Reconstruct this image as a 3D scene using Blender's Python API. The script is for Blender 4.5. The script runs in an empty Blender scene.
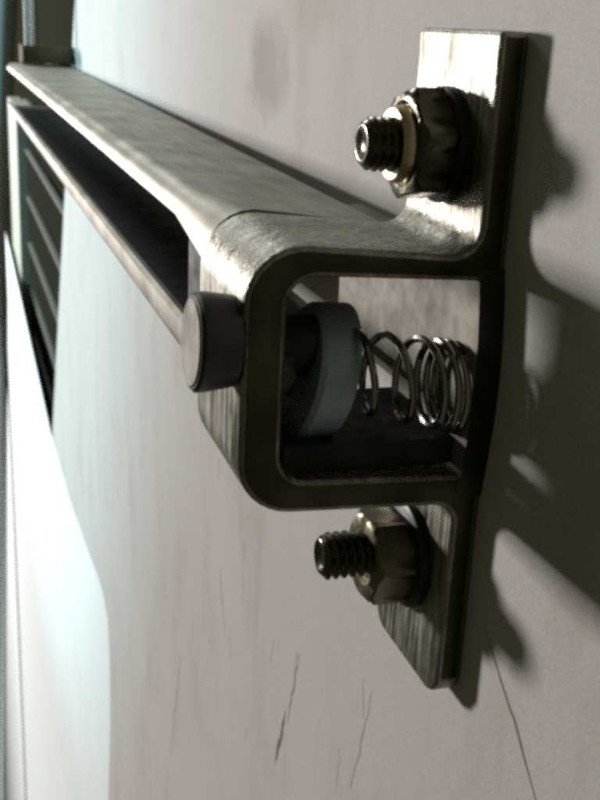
import bpy, bmesh, math, random
from mathutils import Vector, Matrix
random.seed(4)
S = 0.001                      # everything below is written in millimetres
sc = bpy.context.scene
col = sc.collection
PI = math.pi

# ------------------------------------------------------------------ camera
# world: X along the wall (plus = towards the viewer), Y into the wall, Z up the wall; wall face at Y = 0
cam_d = bpy.data.cameras.new('camera')
cam = bpy.data.objects.new('camera', cam_d)
col.objects.link(cam)
R = Matrix(((0.2949, -0.32189, 0.89968), (0.95437, 0.05294, -0.29388), (0.04697, 0.9453, 0.32281)))
cam.matrix_world = Matrix.Translation(Vector((167.725, -90.82, 38.445)) * S) @ R.to_4x4()
cam_d.sensor_fit = 'VERTICAL'
cam_d.sensor_height = 24.0
cam_d.lens = 1100.0 / 800.0 * 24.0
cam_d.clip_start = 0.01
cam_d.clip_end = 60.0
cam_d.dof.use_dof = True
cam_d.dof.focus_distance = 0.215
cam_d.dof.aperture_fstop = 34.0
sc.camera = cam

# ------------------------------------------------------------------ world and lamps
w = bpy.data.worlds.new('World')
sc.world = w
w.use_nodes = True
bg = w.node_tree.nodes['Background']
bg.inputs[0].default_value = (0.86, 0.87, 0.54, 1)
bg.inputs[1].default_value = 0.072


def lamp(name, loc, target, energy, sx, sy, color):
    d = bpy.data.lights.new(name, 'AREA')
    d.shape = 'RECTANGLE'
    d.size, d.size_y = sx, sy
    d.energy = energy
    d.color = color
    o = bpy.data.objects.new(name, d)
    col.objects.link(o)
    o.location = Vector(loc) * S
    o.rotation_euler = (Vector(target) - Vector(loc)).to_track_quat('-Z', 'Y').to_euler()
    return o


lamp('window_light', (-3600, -2240, 130), (0, 0, -20), 196, 0.38, 0.48, (1.0, 0.965, 0.94))
lamp('upper_fill_light', (-2300, -500, 1300), (-300, 0, 0), 15, 0.9, 0.6, (0.92, 1.0, 0.97))  # added soft fill from above, lifts the arm's top face
sd = bpy.data.lights.new('side_band_spot', 'SPOT')  # added bluish spot, its cone edge makes the pale band on the wall
sd.energy, sd.color, sd.shadow_soft_size = 125, (0.50, 0.93, 1.0), 0.12
sd.spot_size, sd.spot_blend = math.radians(58.5), 0.10
so = bpy.data.objects.new('side_band_spot', sd)
col.objects.link(so)
so.location = Vector((-1300, -1700, 450)) * S
so.rotation_euler = (Vector((-1250, 0, 300)) - Vector((-1300, -1700, 450))).to_track_quat('-Z', 'Y').to_euler()

sc.view_settings.view_transform = 'Standard'
sc.view_settings.look = 'None'
sc.view_settings.exposure = 0.0
sc.view_settings.gamma = 1.0
sc.render.engine = 'CYCLES'
sc.cycles.max_bounces = 8
sc.cycles.pixel_filter_type = 'GAUSSIAN'
sc.cycles.filter_width = 4.0
sc.cycles.use_denoising = False


# ------------------------------------------------------------------ materials
def mat(name):
    m = bpy.data.materials.new(name)
    m.use_nodes = True
    nt = m.node_tree
    return m, nt, nt.nodes['Principled BSDF']


def nd(nt, t, **kw):
    n = nt.nodes.new(t)
    for k, v in kw.items():
        setattr(n, k, v)
    return n


def noise(nt, scale, stretch=(1, 1, 1), detail=4, rough=0.6, loc=(0, 0, 0)):
    tc = nd(nt, 'ShaderNodeTexCoord')
    mp = nd(nt, 'ShaderNodeMapping')
    mp.inputs['Scale'].default_value = stretch
    mp.inputs['Location'].default_value = loc
    nz = nd(nt, 'ShaderNodeTexNoise')
    nz.inputs['Scale'].default_value = scale
    nz.inputs['Detail'].default_value = detail
    nz.inputs['Roughness'].default_value = rough
    nt.links.new(tc.outputs['Object'], mp.inputs[0])
    nt.links.new(mp.outputs[0], nz.inputs['Vector'])
    return nz


def ramp(nt, src, stops):
    r = nd(nt, 'ShaderNodeValToRGB')
    cr = r.color_ramp
    while len(cr.elements) < len(stops):
        cr.elements.new(0.5)
    for e, (p, c) in zip(cr.elements, stops):
        e.position = p
        e.color = (c[0], c[1], c[2], 1) if isinstance(c, tuple) else (c, c, c, 1)
    nt.links.new(src, r.inputs[0])
    return r


def bump(nt, b, src, strength, dist):
    n = nd(nt, 'ShaderNodeBump')
    n.inputs['Strength'].default_value = strength
    n.inputs['Distance'].default_value = dist * S
    nt.links.new(src, n.inputs['Height'])
    nt.links.new(n.outputs[0], b.inputs['Normal'])
    return n


def metal(name, c0, c1, r0, r1, stretch=(1, 1, 1), scale=120, bs=0.3, bd=0.15, metallic=1.0):
    m, nt, b = mat(name)
    n = noise(nt, scale, stretch)
    big = noise(nt, 45, (1, 1, 1), 3, 0.6, (3, 1, 2))
    cr = ramp(nt, big.outputs[0], [(0.32, c0), (0.68, c1)])
    nt.links.new(cr.outputs[0], b.inputs['Base Color'])
    rr = ramp(nt, n.outputs[0], [(0.3, r0), (0.7, r1)])
    nt.links.new(rr.outputs[0], b.inputs['Roughness'])
    b.inputs['Metallic'].default_value = metallic
    bump(nt, b, n.outputs[0], bs, bd)
    return m


M = {}
M['zinc'] = metal('brushed_zinc_steel', (0.15, 0.14, 0.11), (0.34, 0.32, 0.27), 0.24, 0.66, (1.4, 1.0, 0.16), 420, 1.0, 0.6)
M['arm'] = metal('dull_grey_steel', (0.19, 0.172, 0.14), (0.34, 0.317, 0.275), 0.42, 0.62, (0.12, 1.0, 1.0), 300, 0.25, 0.12)
M['dark'] = metal('oily_dark_steel', (0.05, 0.045, 0.03), (0.12, 0.11, 0.075), 0.16, 0.3, (1, 1, 1), 260, 0.3, 0.12)
M['shaded_cut'] = metal('shaded_cut_edge', (0.022, 0.024, 0.012), (0.07, 0.07, 0.04), 0.35, 0.55, (1, 1, 1), 200, 0.3, 0.12, 0.9)  # darker copy of the strap steel: unlit edge faces put into the colour
M['black'] = metal('blackened_steel', (0.012, 0.012, 0.009), (0.04, 0.038, 0.03), 0.3, 0.5, (1, 1, 1), 200, 0.3, 0.1, 0.6)
M['shade_black'] = metal('slot_shade_black', (0.006, 0.006, 0.005), (0.014, 0.013, 0.01), 0.6, 0.9, (1, 1, 1), 200, 0.3, 0.1, 0.0)  # near black: shade inside slot and loop put into the colour
M['brass'] = metal('yellowed_zinc', (0.40, 0.31, 0.19), (0.62, 0.52, 0.36), 0.22, 0.4, (1, 1, 1), 260, 0.2, 0.1)
M['tarnish'] = metal('tarnished_zinc', (0.09, 0.078, 0.045), (0.20, 0.175, 0.12), 0.35, 0.5, (1, 1, 1), 200, 0.3, 0.1)
M['bluegrey'] = metal('blue_grey_zinc', (0.20, 0.26, 0.28), (0.31, 0.38, 0.40), 0.4, 0.6, (1, 1, 1), 200, 0.2, 0.1, 0.25)
M['spring'] = metal('bright_spring_wire', (0.26, 0.26, 0.23), (0.45, 0.44, 0.41), 0.08, 0.18, (1, 1, 1), 300, 0.1, 0.05)


def paint(name, c, rough=0.45, bs=0.12, bd=0.1, blotch=0.06, smudge=False, spec=0.25):
    m, nt, b = mat(name)
    big = noise(nt, 9, (1, 1, 1), 5, 0.6)
    lo = tuple(x * (1 - blotch) for x in c)
    cr = ramp(nt, big.outputs[0], [(0.3, lo), (0.7, c)])
    out = cr.outputs[0]
    # faint vertical wipe marks
    st = noise(nt, 60, (1.0, 1.0, 0.06), 3, 0.6)
    sr = ramp(nt, st.outputs[0], [(0.28, 0.96), (0.42, 1.0)])
    mx = nd(nt, 'ShaderNodeMixRGB', blend_type='MULTIPLY')
    mx.inputs[0].default_value = 1
    nt.links.new(out, mx.inputs[1])
    nt.links.new(sr.outputs[0], mx.inputs[2])
    out = mx.outputs[0]
    if smudge:
        g = noise(nt, 26, (1.0, 1.0, 0.45), 7, 0.68, (5, 2, 9))
        gr = ramp(nt, g.outputs[0], [(0.50, 1.0), (0.66, (0.88, 0.86, 0.81))])
        mx = nd(nt, 'ShaderNodeMixRGB', blend_type='MULTIPLY')
        mx.inputs[0].default_value = 1
        nt.links.new(out, mx.inputs[1])
        nt.links.new(gr.outputs[0], mx.inputs[2])
        out = mx.outputs[0]
        # brownish grease smudge above the arm, wobbled by noise
        for (cx, cz, sx, sz, dark) in ((-157, 26, 20, 15, 0.66), (-120, 44, 30, 10, 0.93)):
            tc = nd(nt, 'ShaderNodeTexCoord')
            mp = nd(nt, 'ShaderNodeMapping')
            mp.inputs['Location'].default_value = (-cx / sx, 0, -cz / sz)
            mp.inputs['Scale'].default_value = (1 / (sx * S), 0.0, 1 / (sz * S))
            wob = noise(nt, 70, (1, 1, 1), 4, 0.6)
            ln = nd(nt, 'ShaderNodeVectorMath', operation='LENGTH')
            ad = nd(nt, 'ShaderNodeMath', operation='MULTIPLY_ADD')
            ad.inputs[1].default_value = 1.6
            nt.links.new(tc.outputs['Object'], mp.inputs[0])
            nt.links.new(mp.outputs[0], ln.inputs[0])
            nt.links.new(wob.outputs[0], ad.inputs[0])
            nt.links.new(ln.outputs['Value'], ad.inputs[2])
            rr = ramp(nt, ad.outputs[0], [(0.0, (dark, dark * 0.97, dark * 0.9)), (1.0, 1.0)])
            mr = nd(nt, 'ShaderNodeMapRange')
            mr.inputs['From Min'].default_value = 1.3
            mr.inputs['From Max'].default_value = 2.0
            nt.links.new(ad.outputs[0], mr.inputs[0])
            nt.links.new(mr.outputs[0], rr.inputs[0])
            mx = nd(nt, 'ShaderNodeMixRGB', blend_type='MULTIPLY')
            mx.inputs[0].default_value = 1
            nt.links.new(out, mx.inputs[1])
            nt.links.new(rr.outputs[0], mx.inputs[2])
            out = mx.outputs[0]
    sp_ = noise(nt, 1900, (1, 1, 1), 2, 0.7)
    mr2 = nd(nt, 'ShaderNodeMixRGB', blend_type='OVERLAY')
    mr2.inputs[0].default_value = 0.55
    nt.links.new(out, mr2.inputs[1])
    nt.links.new(sp_.outputs['Color'], mr2.inputs[2])
    out = mr2.outputs[0]
    nt.links.new(out, b.inputs['Base Color'])
    b.inputs['Roughness'].default_value = rough
    b.inputs['Specular IOR Level'].default_value = spec
    fine = noise(nt, 900, (1, 1, 1), 3, 0.6)
    bump(nt, b, fine.outputs[0], bs, bd)
    return m


M['wall'] = paint('grey_white_wall_paint', (0.495, 0.468, 0.452), 0.75, smudge=True)
M['white'] = paint('white_gloss_paint', (0.78, 0.82, 0.83), 0.6)
M['strip'] = paint('pale_blue_white_paint', (0.56, 0.64, 0.66), 0.6)
M['pale'] = paint('pale_blue_grey_paint', (0.74, 0.82, 0.82), 0.45)
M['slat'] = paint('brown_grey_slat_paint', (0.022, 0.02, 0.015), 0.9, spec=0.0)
M['tan'] = metal('dull_tan_plate', (0.13, 0.115, 0.09), (0.26, 0.235, 0.19), 0.6, 0.8, (1, 1, 1), 200, 0.3, 0.1, 0.4)
M['lip'] = paint('pale_slat_lip', (0.13, 0.125, 0.11), 0.8, spec=0.1)  # paler than the slats
M['cream'] = paint('cream_paint', (0.45, 0.44, 0.38), 0.5)
M['cavity'] = paint('cavity_shade', (0.02, 0.018, 0.012), 0.9, spec=0.0)
M['scratch'] = paint('bare_scratch', (0.15, 0.135, 0.12), 0.7)
M['crack'] = paint('crack_dirt', (0.2, 0.18, 0.15), 0.8)
M['faint'] = paint('faint_scuff', (0.38, 0.36, 0.34), 0.6)


# ------------------------------------------------------------------ object helpers
def tag(o, label=None, cat=None, group=None, kind=None):
    for k, v in (('label', label), ('category', cat), ('group', group), ('kind', kind)):
        if v:
            o[k] = v
    return o


def thing(name, loc, label, cat, group=None):
    o = bpy.data.objects.new(name, None)
    o.empty_display_size = 0.005
    col.objects.link(o)
    o.location = Vector(loc) * S
    return tag(o, label, cat, group)


def link(name, bm, m, parent=None, smooth=False, org=(0, 0, 0), bevel=0, seg=2, angle=35):
    """bm in world millimetres -> ONE mesh object, its origin at org or at its parent's origin"""
    if bevel:
        es = [e for e in bm.edges if len(e.link_faces) == 2 and e.calc_face_angle(0) > math.radians(28)]
        bmesh.ops.bevel(bm, geom=es, offset=bevel, segments=seg, profile=0.5, affect='EDGES', clamp_overlap=True)
    bmesh.ops.recalc_face_normals(bm, faces=bm.faces)
    me = bpy.data.meshes.new(name)
    bases = Vector(org)
    q = parent
    while q is not None:
        bases += q.location / S
        q = q.parent
    bmesh.ops.translate(bm, verts=bm.verts, vec=-bases)
    bmesh.ops.scale(bm, verts=bm.verts, vec=(S, S, S))
    for f in bm.faces:
        f.smooth = smooth
    bm.to_mesh(me)
    bm.free()
    me.materials.append(M[m])
    if smooth:
        try:
            me.set_sharp_from_angle(angle=math.radians(angle))
        except Exception:
            pass
    o = bpy.data.objects.new(name, me)
    o.location = Vector(org) * S
    col.objects.link(o)
    if parent is not None:
        o.parent = parent
        o.location = Vector(org) * S
    return o


def box(bm, x0, x1, y0, y1, z0, z1):
    v = [bm.verts.new((x, y, z)) for x in (x0, x1) for y in (y0, y1) for z in (z0, z1)]
    for f in ((0, 1, 3, 2), (4, 6, 7, 5), (0, 4, 5, 1), (2, 3, 7, 6), (0, 2, 6, 4), (1, 5, 7, 3)):
        bm.faces.new([v[i] for i in f])
    return v


def prism(bm, pts, axis, a, b):
    """closed 2-D outline (other two axes in order) extruded from a to b along axis"""
    def mk(p, c):
        q = [p[0], p[1]]
        q.insert(axis, c)
        return bm.verts.new(q)
    A = [mk(p, a) for p in pts]
    B = [mk(p, b) for p in pts]
    n = len(pts)
    bm.faces.new(A)
    bm.faces.new(B[::-1])
    for i in range(n):
        bm.faces.new((A[i], A[(i + 1) % n], B[(i + 1) % n], B[i]))


def rings(bm, R_, close0=True, close1=True):
    n = len(R_[0])
    V = [[bm.verts.new(p) for p in r] for r in R_]
    for a, b in zip(V, V[1:]):
        for i in range(n):
            bm.faces.new((a[i], a[(i + 1) % n], b[(i + 1) % n], b[i]))
    if close0:
        bm.faces.new(V[0][::-1])
    if close1:
        bm.faces.new(V[-1])


def ring(cx, y, cz, r, n=32, hexr=None, ph=0.0, tilt=(0, 0)):
    """ring of n points round an axis parallel to Y (out of the wall = minus Y)"""
    out = []
    for i in range(n):
        a = 2 * PI * i / n + ph
        rr = r
        if hexr:
            k = (a - ph) % (PI / 3)
            rr = min(hexr * math.cos(PI / 6) / math.cos(k - PI / 6), r)
        dx, dz = rr * math.cos(a), rr * math.sin(a)
        out.append((cx + dx, y + dx * tilt[0] + dz * tilt[1], cz + dz))
    return out


def lathe(bm, cx, cz, prof, n=32, tilt=(0, 0), c0=True, c1=True):
    rings(bm, [ring(cx, y, cz, r, n, tilt=tilt) for y, r in prof], c0, c1)


def hexnut(bm, cx, cz, y0, y1, r, hole, ph=0.0):
    """hexagon nut from y0 (seat) to y1 (outer face, smaller y), chamfered, with a recessed bore"""
    n = 48
    cc = r * math.cos(PI / 6)
    rr = [ring(cx, y0, cz, cc * 1.02, n, r, ph), ring(cx, y0 - 0.5, cz, r, n, r, ph), ring(cx, y1 + 1.1, cz, r, n, r, ph),
          ring(cx, y1 + 0.5, cz, cc * 1.07, n, r, ph), ring(cx, y1, cz, cc * 0.96, n, r, ph),
          ring(cx, y1, cz, hole + 0.7, n, None, ph), ring(cx, y1 + 0.8, cz, hole, n, None, ph)]
    rings(bm, rr)


def thread(bm, cx, cz, y0, y1, r, pitch=1.5, depth=0.75, n=40):
    """threaded rod with a chamfered tip at y1 (y1 < y0)"""
    L = y0 - y1
    st = max(8, int(L / pitch * 8))
    rr = []
    for k in range(st + 1):
        y = y0 - L * k / st
        row = []
        for i in range(n):
            a = 2 * PI * i / n
            t = ((y0 - y) / pitch - i / n) % 1.0
            tri = abs(2 * t - 1)
            rad = r - depth * tri
            tip = (y - y1)
            if tip < 1.2:
                rad = min(rad, r - 1.4 + tip)
            row.append((cx + rad * math.cos(a), y, cz + rad * math.sin(a)))
        rr.append(row)
    rr.append([(cx + (r - 2.2) * math.cos(2 * PI * i / n), y1, cz + (r - 2.2) * math.sin(2 * PI * i / n)) for i in range(n)])
    rr.append([(cx + (r - 2.8) * math.cos(2 * PI * i / n), y1 + 0.6, cz + (r - 2.8) * math.sin(2 * PI * i / n)) for i in range(n)])
    rings(bm, rr)


def tube(bm, pts, r, n=10):
    pts = [Vector(p) for p in pts]
    rr = []
    up = Vector((0, 1, 0))
    for i, p in enumerate(pts):
        d = (pts[min(i + 1, len(pts) - 1)] - pts[max(i - 1, 0)]).normalized()
        s = d.cross(up)
        if s.length < 1e-4:
            s = d.cross(Vector((1, 0, 0)))
        s.normalize()
        t = d.cross(s)
        rr.append([tuple(p + s * (r * math.cos(2 * PI * k / n)) + t * (r * math.sin(2 * PI * k / n))) for k in range(n)])
    rings(bm, rr)


# ------------------------------------------------------------------ the wall and what lies beyond its far edge
bm = bmesh.new()
prism(bm, [(-520, 259), (-645, 75), (-665, 45), (-961, -396), (-2300, -2392), (-2900, -3300), (900, -3300), (900, 259)], 1, 0, 26)
# far edge softened only
es = [e for e in bm.edges if abs(e.verts[0].co.y) < 1e-6 and abs(e.verts[1].co.y) < 1e-6 and
      max(v.co.x for v in e.verts) < -500 and e.calc_length() < 700]
bmesh.ops.bevel(bm, geom=es, offset=1.5, segments=2, profile=0.5, affect='EDGES')
wall = link('wall', bm, 'wall')
tag(wall, kind='structure')


def sliver(name, pts, width, m, y=-0.05):
    """a scratch in the wall paint: a thin ragged lens, laid on the face"""
    bm = bmesh.new()
    L, Rr = [], []
    n = len(pts)
    for i, (x, z) in enumerate(pts):
        a = Vector(pts[max(i - 1, 0)])
        b = Vector(pts[min(i + 1, n - 1)])
        d = (b - a).normalized()
        nn = Vector((-d.y, d.x))
        wd = width * (0.15 + 0.85 * math.sin(PI * i / (n - 1))) * random.uniform(0.6, 1.1) / 2
        L.append(bm.verts.new((x + nn.x * wd, y, z + nn.y * wd)))
        Rr.append(bm.verts.new((x - nn.x * wd, y, z - nn.y * wd)))
    for i in range(n - 1):
        bm.faces.new((L[i], L[i + 1], Rr[i + 1], Rr[i]))
    o = link(name, bm, m, wall)
    return o


def wob(a, b, n, amp):
    out = []
    for i in range(n + 1):
        t = i / n
        out.append((a[0] + (b[0] - a[0]) * t + random.uniform(-amp, amp), a[1] + (b[1] - a[1]) * t))
    return out


sliver('scratch', wob((-117.5, -189), (-109, -163), 12, 0.6), 2.6, 'scratch')
sliver('scratch', wob((-107, -166), (-99, -136), 12, 0.6), 1.0, 'scratch')
sliver('scratch', wob((-199, -159), (-188, -181), 10, 0.6), 1.6, 'faint')
sliver('scratch', wob((-270, -240), (-290, -310), 10, 1.0), 2.2, 'faint')
sliver('scratch', wob((-43, -113), (-52, -148), 10, 0.5), 1.3, 'faint')
sliver('crack', wob((7, -66), (20, -76), 6, 0.3) + wob((21, -76.5), (36, -90), 8, 0.25), 0.9, 'crack')
for p in range(14):
    x, z = random.uniform(-230, -40), random.uniform(-200, -95)
    sliver('scratch', wob((x, z), (x + random.uniform(-4, 4), z - random.uniform(3, 12)), 5, 0.3), random.uniform(0.3, 0.7), 'faint')

# recess behind the far edge, its deep shade put into the dark colour
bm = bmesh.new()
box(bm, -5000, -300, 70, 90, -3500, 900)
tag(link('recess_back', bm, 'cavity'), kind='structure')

# louvred panel standing in the recess
lp = thing('louvre_panel', (-1500, 20, -450), 'brown grey louvred panel with sloping slats, seen in the dark gap below the arm', 'vent panel')
bm = bmesh.new()
box(bm, -1760, -1545, 8, 26, -520, -96)
link('stile', bm, 'cream', lp, bevel=2)
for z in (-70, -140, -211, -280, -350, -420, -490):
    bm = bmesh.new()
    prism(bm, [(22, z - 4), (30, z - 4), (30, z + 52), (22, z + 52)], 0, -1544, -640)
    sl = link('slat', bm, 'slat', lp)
    bm = bmesh.new()
    prism(bm, [(18.5, z + 53), (24, z + 53), (24, z + 57), (19, z + 56.5)], 0, -1544, -640)
    link('slat_lip', bm, 'lip', sl).location = (0, 0, 0)

# white lower sheet, just proud of the wall
edge = [(-961, -394), (-778, -386), (-639, -369), (-575, -359), (-542, -358), (-522, -366),
        (-513, -390), (-514, -446), (-533, -548), (-640, -1200), (-760, -3300)]
bm = bmesh.new()
bm.faces.new([bm.verts.new((x, -0.12, z)) for x, z in
              [(-1850, -335), (-1700, -342)] + edge + [(-4000, -3300), (-3150, -2170), (-2305, -1060), (-1850, -461)]])
tag(link('white_lower_sheet', bm, 'white'),
    'bright white flat sheet at the far lower left below the louvres', 'panel')

# leaning post at the picture's left
pt = thing('pale_post', (-2000, -50, -1700), 'pale blue grey upright post at the picture\'s left edge beyond the arm', 'post')
bm = bmesh.new()
rr = []
for z, yr in ((600, 90), (56, 45), (-191, 25.5), (-498, 5), (-1669, -48), (-1700, -50)):
    rr.append([(-2000 + 34 * math.cos(a), yr - 34 + 34 * math.sin(a), z) for a in [2 * PI * k / 24 for k in range(24)]])
rings(bm, rr)
link('shaft', bm, 'pale', pt, smooth=True)
# twin rods and dark housing above the arm's far end
rh = thing('rod_holder', (-700, -5, 4), 'dark block above the arm\'s far end with two thin pale upright rods', 'rod holder')
bm = bmesh.new()
box(bm, -716, -676, -36, 2, 3, 15)
link('block', bm, 'dark', rh, bevel=1.5)
for y in (-31.5, -27.0):
    bm = bmesh.new()
    lathe_pts = [(-696 + 1.6 * math.cos(a), y + 1.6 * math.sin(a)) for a in [2 * PI * k / 12 for k in range(12)]]
    prism(bm, lathe_pts, 2, 15, 90)
    link('rod', bm, 'white', rh, smooth=True)

# ------------------------------------------------------------------ hat-shaped strap bracket
W = 33.5


def fillet(path, radii, seg=8):
    out = [Vector(path[0])]
    for i in range(1, len(path) - 1):
        p, a, b = Vector(path[i]), Vector(path[i - 1]), Vector(path[i + 1])
        r = radii[i]
        d1, d2 = (a - p).normalized(), (b - p).normalized()
        th = d1.angle(d2)
        tl = r / math.tan(th / 2)
        c = p + (d1 + d2).normalized() * (r / math.sin(th / 2))
        s, e = p + d1 * tl - c, p + d2 * tl - c
        a0, a1 = math.atan2(s.y, s.x), math.atan2(e.y, e.x)
        da = (a1 - a0 + PI) % (2 * PI) - PI
        for k in range(seg + 1):
            t = a0 + da * k / seg
            out.append(c + Vector((math.cos(t), math.sin(t))) * r)
    out.append(Vector(path[-1]))
    return out


br = thing('strap_bracket', (-16, 0, -21), 'hat shaped steel strap bracket bolted to the grey wall, open square loop', 'bracket')
outer = fillet([(-5, 39), (-5, 2.2), (-46.3, 5.4), (-46.3, -42.4), (-5, -44.0), (-5, -86.3)], [0, 5, 10, 10, 4, 0])
inner = fillet([(0, 39), (0, -2.2), (-38.8, -0.4), (-38.8, -36.6), (0, -38.2), (0, -86.3)], [0, 2, 5, 5, 2, 0])
bm = bmesh.new()
n = len(outer)
NX = 14
grid_o, grid_i = [], []
for k in range(NX + 1):
    x = -W * k / NX
    ro, ri = [], []
    for i in range(n):
        po, pi_ = outer[i], inner[i]
        xo = x
        dz = 0.0
        # rounded corners at the two flange ends: the lower end is rounded, the upper end cut square
        if i == n - 1:
            e = abs(k / NX - 0.5) * 2
            dz = 4.0 * max(0, (e - 0.72) / 0.28) ** 2
        ro.append(bm.verts.new((xo, po.x, po.y + dz)))
        ri.append(bm.verts.new((xo, pi_.x, pi_.y + dz)))
    grid_o.append(ro)
    grid_i.append(ri)
for k in range(NX):
    for i in range(n - 1):
        bm.faces.new((grid_o[k][i], grid_o[k][i + 1], grid_o[k + 1][i + 1], grid_o[k + 1][i]))
        bm.faces.new((grid_i[k][i], grid_i[k + 1][i], grid_i[k + 1][i + 1], grid_i[k][i + 1]))
    for i in (0, n - 1):
        bm.faces.new((grid_o[k][i], grid_o[k + 1][i], grid_i[k + 1][i], grid_i[k][i]))
for k in (0, NX):
    for i in range(n - 1):
        bm.faces.new((grid_o[k][i], grid_i[k][i], grid_i[k][i + 1], grid_o[k][i + 1]))
bmesh.ops.translate(bm, verts=bm.verts, vec=(0, -0.15, 0))
for f in bm.faces:
    xs_ = [v.co.x for v in f.verts]
    f.material_index = 1 if max(xs_) - min(xs_) < 0.01 else 0
bmesh.ops.recalc_face_normals(bm, faces=bm.faces)
link('strap', bm, 'zinc', br, bevel=0.9, seg=3, smooth=True, angle=60).data.materials.append(M['shaded_cut'])
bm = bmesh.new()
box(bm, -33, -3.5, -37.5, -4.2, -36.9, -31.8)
link('shade_block', bm, 'shade_black', br, bevel=0.8)  # added block, coloured black so the loop floor looks shaded
bm = bmesh.new()
prism(bm, [(0.2, 0), (-70, 0), (-70, -30), (-33, -30), (-33, -42.5), (0.2, -42.5), (1.2, -36), (2.2, -28), (2.6, -20), (2.2, -12), (1.2, -5)], 1, -4.9, -0.1)
for f in bm.faces:
    f.material_index = 1 if min(v.co.x for v in f.verts) > -2 else 0
link('back_plate', bm, 'tan', br, bevel=0.4).data.materials.append(M['shaded_cut'])

# upper wall bolt
ub = thing('wall_bolt', (-17, -5, 19.2), 'upper bolt stud with big flanged nut holding the bracket\'s upper end', 'bolt', 'bolts holding the bracket to the wall')
bm = bmesh.new()
thread(bm, -17, 19.2, -5.2, -21.6, 4.9)
link('stud', bm, 'dark', ub, smooth=True, angle=50)
bm = bmesh.new()
lathe(bm, -17, 19.2, [(-5.2, 10.2), (-7.0, 10.2), (-7.6, 9.2)], 40)
link('washer', bm, 'black', ub, smooth=True)
bm = bmesh.new()
hexnut(bm, -17, 19.2, -7.4, -14.0, 10.4, 6.9, 0.25)
link('nut', bm, 'dark', ub, smooth=True)
bm = bmesh.new()
lathe(bm, -17, 19.2, [(-12.6, 6.8), (-15.0, 6.8), (-16.0, 6.2), (-16.0, 4.6)], 40, c1=False)
link('nut_collar', bm, 'brass', ub, smooth=True)

# lower wall bolt
lb = thing('wall_bolt', (-18, -5, -64), 'lower threaded bolt stud with hexagon nut on the rounded lower flange', 'bolt', 'bolts holding the bracket to the wall')
bm = bmesh.new()
thread(bm, -18, -61.5, -5.2, -24.5, 4.9, 1.75, 0.95)
link('stud', bm, 'dark', lb, smooth=True, angle=50)
bm = bmesh.new()
lathe(bm, -18, -62.5, [(-5.2, 11.0), (-6.8, 11.0), (-7.2, 10.4)], 40)
link('washer', bm, 'black', lb, smooth=True)
bm = bmesh.new()
hexnut(bm, -18, -62.5, -7.0, -15.4, 9.8, 5.0, 0.05)
link('nut', bm, 'tarnish', lb, smooth=True)

# ------------------------------------------------------------------ the long channel arm
arm = thing('channel_arm', (-60, -28, -13), 'long grey steel channel arm running from the bracket to the far post', 'arm')


def loft_box(bm, secs):
    """secs: list of (x, y0, y1, z0, z1)"""
    rings(bm, [[(x, y0, z0), (x, y1, z0), (x, y1, z1), (x, y0, z1)] for x, y0, y1, z0, z1 in secs])


def xs(a, b, k):
    return [a + (b - a) * i / k for i in range(k + 1)]


def lerp(x, a, b):
    t = (x - (-38)) / (-706 + 38)
    return a + (b - a) * t


bm = bmesh.new()
prof = []
for x in xs(-33.7, -706, 24):
    yr = lerp(x, -9.5, -1.0)
    zt = 5.0 if x > -40 else lerp(x, 4.6, 1.6)
    zr = lerp(x, 2.1, 1.4)
    c = []
    # folded outer edge with a short down-turned rounded lip
    for (dy, dz) in ((0, 0), (0, -3.6), (31 if x > -100 else 31, -3.6)):
        pass
    yo = -45.6
    rad = 9.5 if x > -40 else lerp(x, 4.8, 4.0)
    pts = [(yr, zr - 3.2), (yr, zr)]
    for k in range(7):
        a = PI / 2 * k / 6
        pts.append((yo + rad - rad * math.sin(a), zt - rad + rad * math.cos(a)))
    pts += [(yo, zt - rad - 0.4), (yo + 2.6, zt - rad - 0.4), (yo + 4.0, zt - rad + 1.5), (yo + rad - 0.5, zt - 3.4)]
    prof.append([(x, p[0], p[1]) for p in pts])
rings(bm, prof)
link('top_flange', bm, 'arm', arm, smooth=True, angle=40)
bm = bmesh.new()
prof = []
for x in xs(-44, -706, 24):
    yr = lerp(x, -9.5, -1.0)
    zb = lerp(x, -28.5, -32.0)
    hl = lerp(x, 7.8, 6.0)
    yo = -46.0
    pts = [(yr, zb + 3.0), (yr, zb)]
    for k in range(5):
        a = PI / 2 * k / 4
        pts.append((yo + 2.2 - 2.2 * math.sin(a), zb + 2.2 - 2.2 * math.cos(a)))
    pts += [(yo, zb + hl - 1), (yo + 1, zb + hl), (yo + 2.2, zb + hl), (yo + 2.8, zb + 3.2)]
    prof.append([(x, p[0], p[1]) for p in pts])
rings(bm, prof)
link('bottom_flange', bm, 'arm', arm, smooth=True, angle=40)
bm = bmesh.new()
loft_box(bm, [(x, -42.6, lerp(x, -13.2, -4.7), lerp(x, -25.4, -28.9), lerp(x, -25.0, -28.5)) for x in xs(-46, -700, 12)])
link('shade_film', bm, 'shade_black', arm)  # slot floor sheet, the slot's shade painted near black
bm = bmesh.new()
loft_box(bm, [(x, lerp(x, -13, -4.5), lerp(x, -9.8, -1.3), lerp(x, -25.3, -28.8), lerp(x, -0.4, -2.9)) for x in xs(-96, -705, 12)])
link('web', bm, 'shade_black', arm)

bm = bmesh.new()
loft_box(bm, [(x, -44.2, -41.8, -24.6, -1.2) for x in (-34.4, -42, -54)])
link('light_stop_plate', bm, 'shade_black', arm, bevel=0.8)  # added to stop light through the slot end, black like its shade

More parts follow.
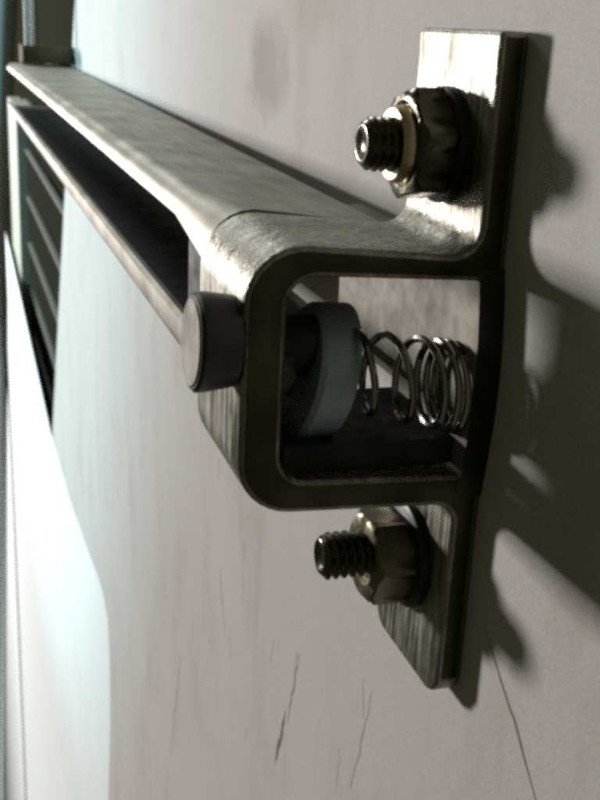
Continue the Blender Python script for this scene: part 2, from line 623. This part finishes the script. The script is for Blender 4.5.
# ------------------------------------------------------------------ pivot bolt through the loop
pb = thing('pivot_bolt', (-12, -46, -15), 'thick dark round headed pivot bolt through the side of the loop', 'bolt')
bm = bmesh.new()
hx, hz = -6.0, -12.6
lathe(bm, hx, hz, [(-46.6, 7.8), (-51.6, 8.5), (-53.0, 8.5), (-53.6, 7.9)], 40, tilt=(0.0, 0.05))
link('head', bm, 'black', pb, smooth=True, angle=40)
bm = bmesh.new()
lathe(bm, hx, hz, [(-53.4, 7.6), (-53.9, 7.3)], 40, tilt=(0.0, 0.05))
link('head_face', bm, 'tan', pb, smooth=True, angle=40)  # lighter disc: the lit end of the head put into the colour
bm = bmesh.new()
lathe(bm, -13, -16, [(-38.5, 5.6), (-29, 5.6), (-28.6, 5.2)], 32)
link('shank', bm, 'shade_black', pb, smooth=True)
bm = bmesh.new()
hexnut(bm, -15, -19, -34.6, -38.5, 8.6, 5.0, 0.3)
link('inner_nut', bm, 'black', pb, smooth=True)

# spring seat disc and rod
sr_ = thing('spring_seat', (-15, -27, -21), 'blue grey thick cup washer tilted inside the loop, beside the open spring turns', 'washer')
bm = bmesh.new()
lathe(bm, -15, -21.5, [(-24.8, 12.3), (-31.0, 12.6), (-32.0, 11.8)], 48, tilt=(0.0, 0.2))
link('cup', bm, 'bluegrey', sr_, smooth=True, angle=40)
# coil spring, axis out of the wall: open turns at the cup, closed turns at the wall
sp = thing('coil_spring', (-6, 0, -24), 'thin wire coil spring inside the loop, turns closed up against the wall', 'spring')
bm = bmesh.new()
pts = []
key = [(0, -1.0), (1, -2.6), (2, -4.3), (3, -7.0), (4, -13.5), (5, -20.5), (5.5, -21.0)]
N_ = 40
tt = 0.0
while tt <= 5.5:
    for (a, ya), (b, yb) in zip(key, key[1:]):
        if a <= tt <= b:
            y = ya + (yb - ya) * (tt - a) / (b - a)
            break
    an = 2 * PI * tt + 0.6
    rad = 8.2 + y * 0.055
    pts.append((-6 + rad * math.cos(an), y - 3.2, -23.2 - y * 0.2 + rad * math.sin(an)))
    tt += 1.0 / N_
tube(bm, pts, 0.72, 8)
link('wire', bm, 'spring', sp, smooth=True)
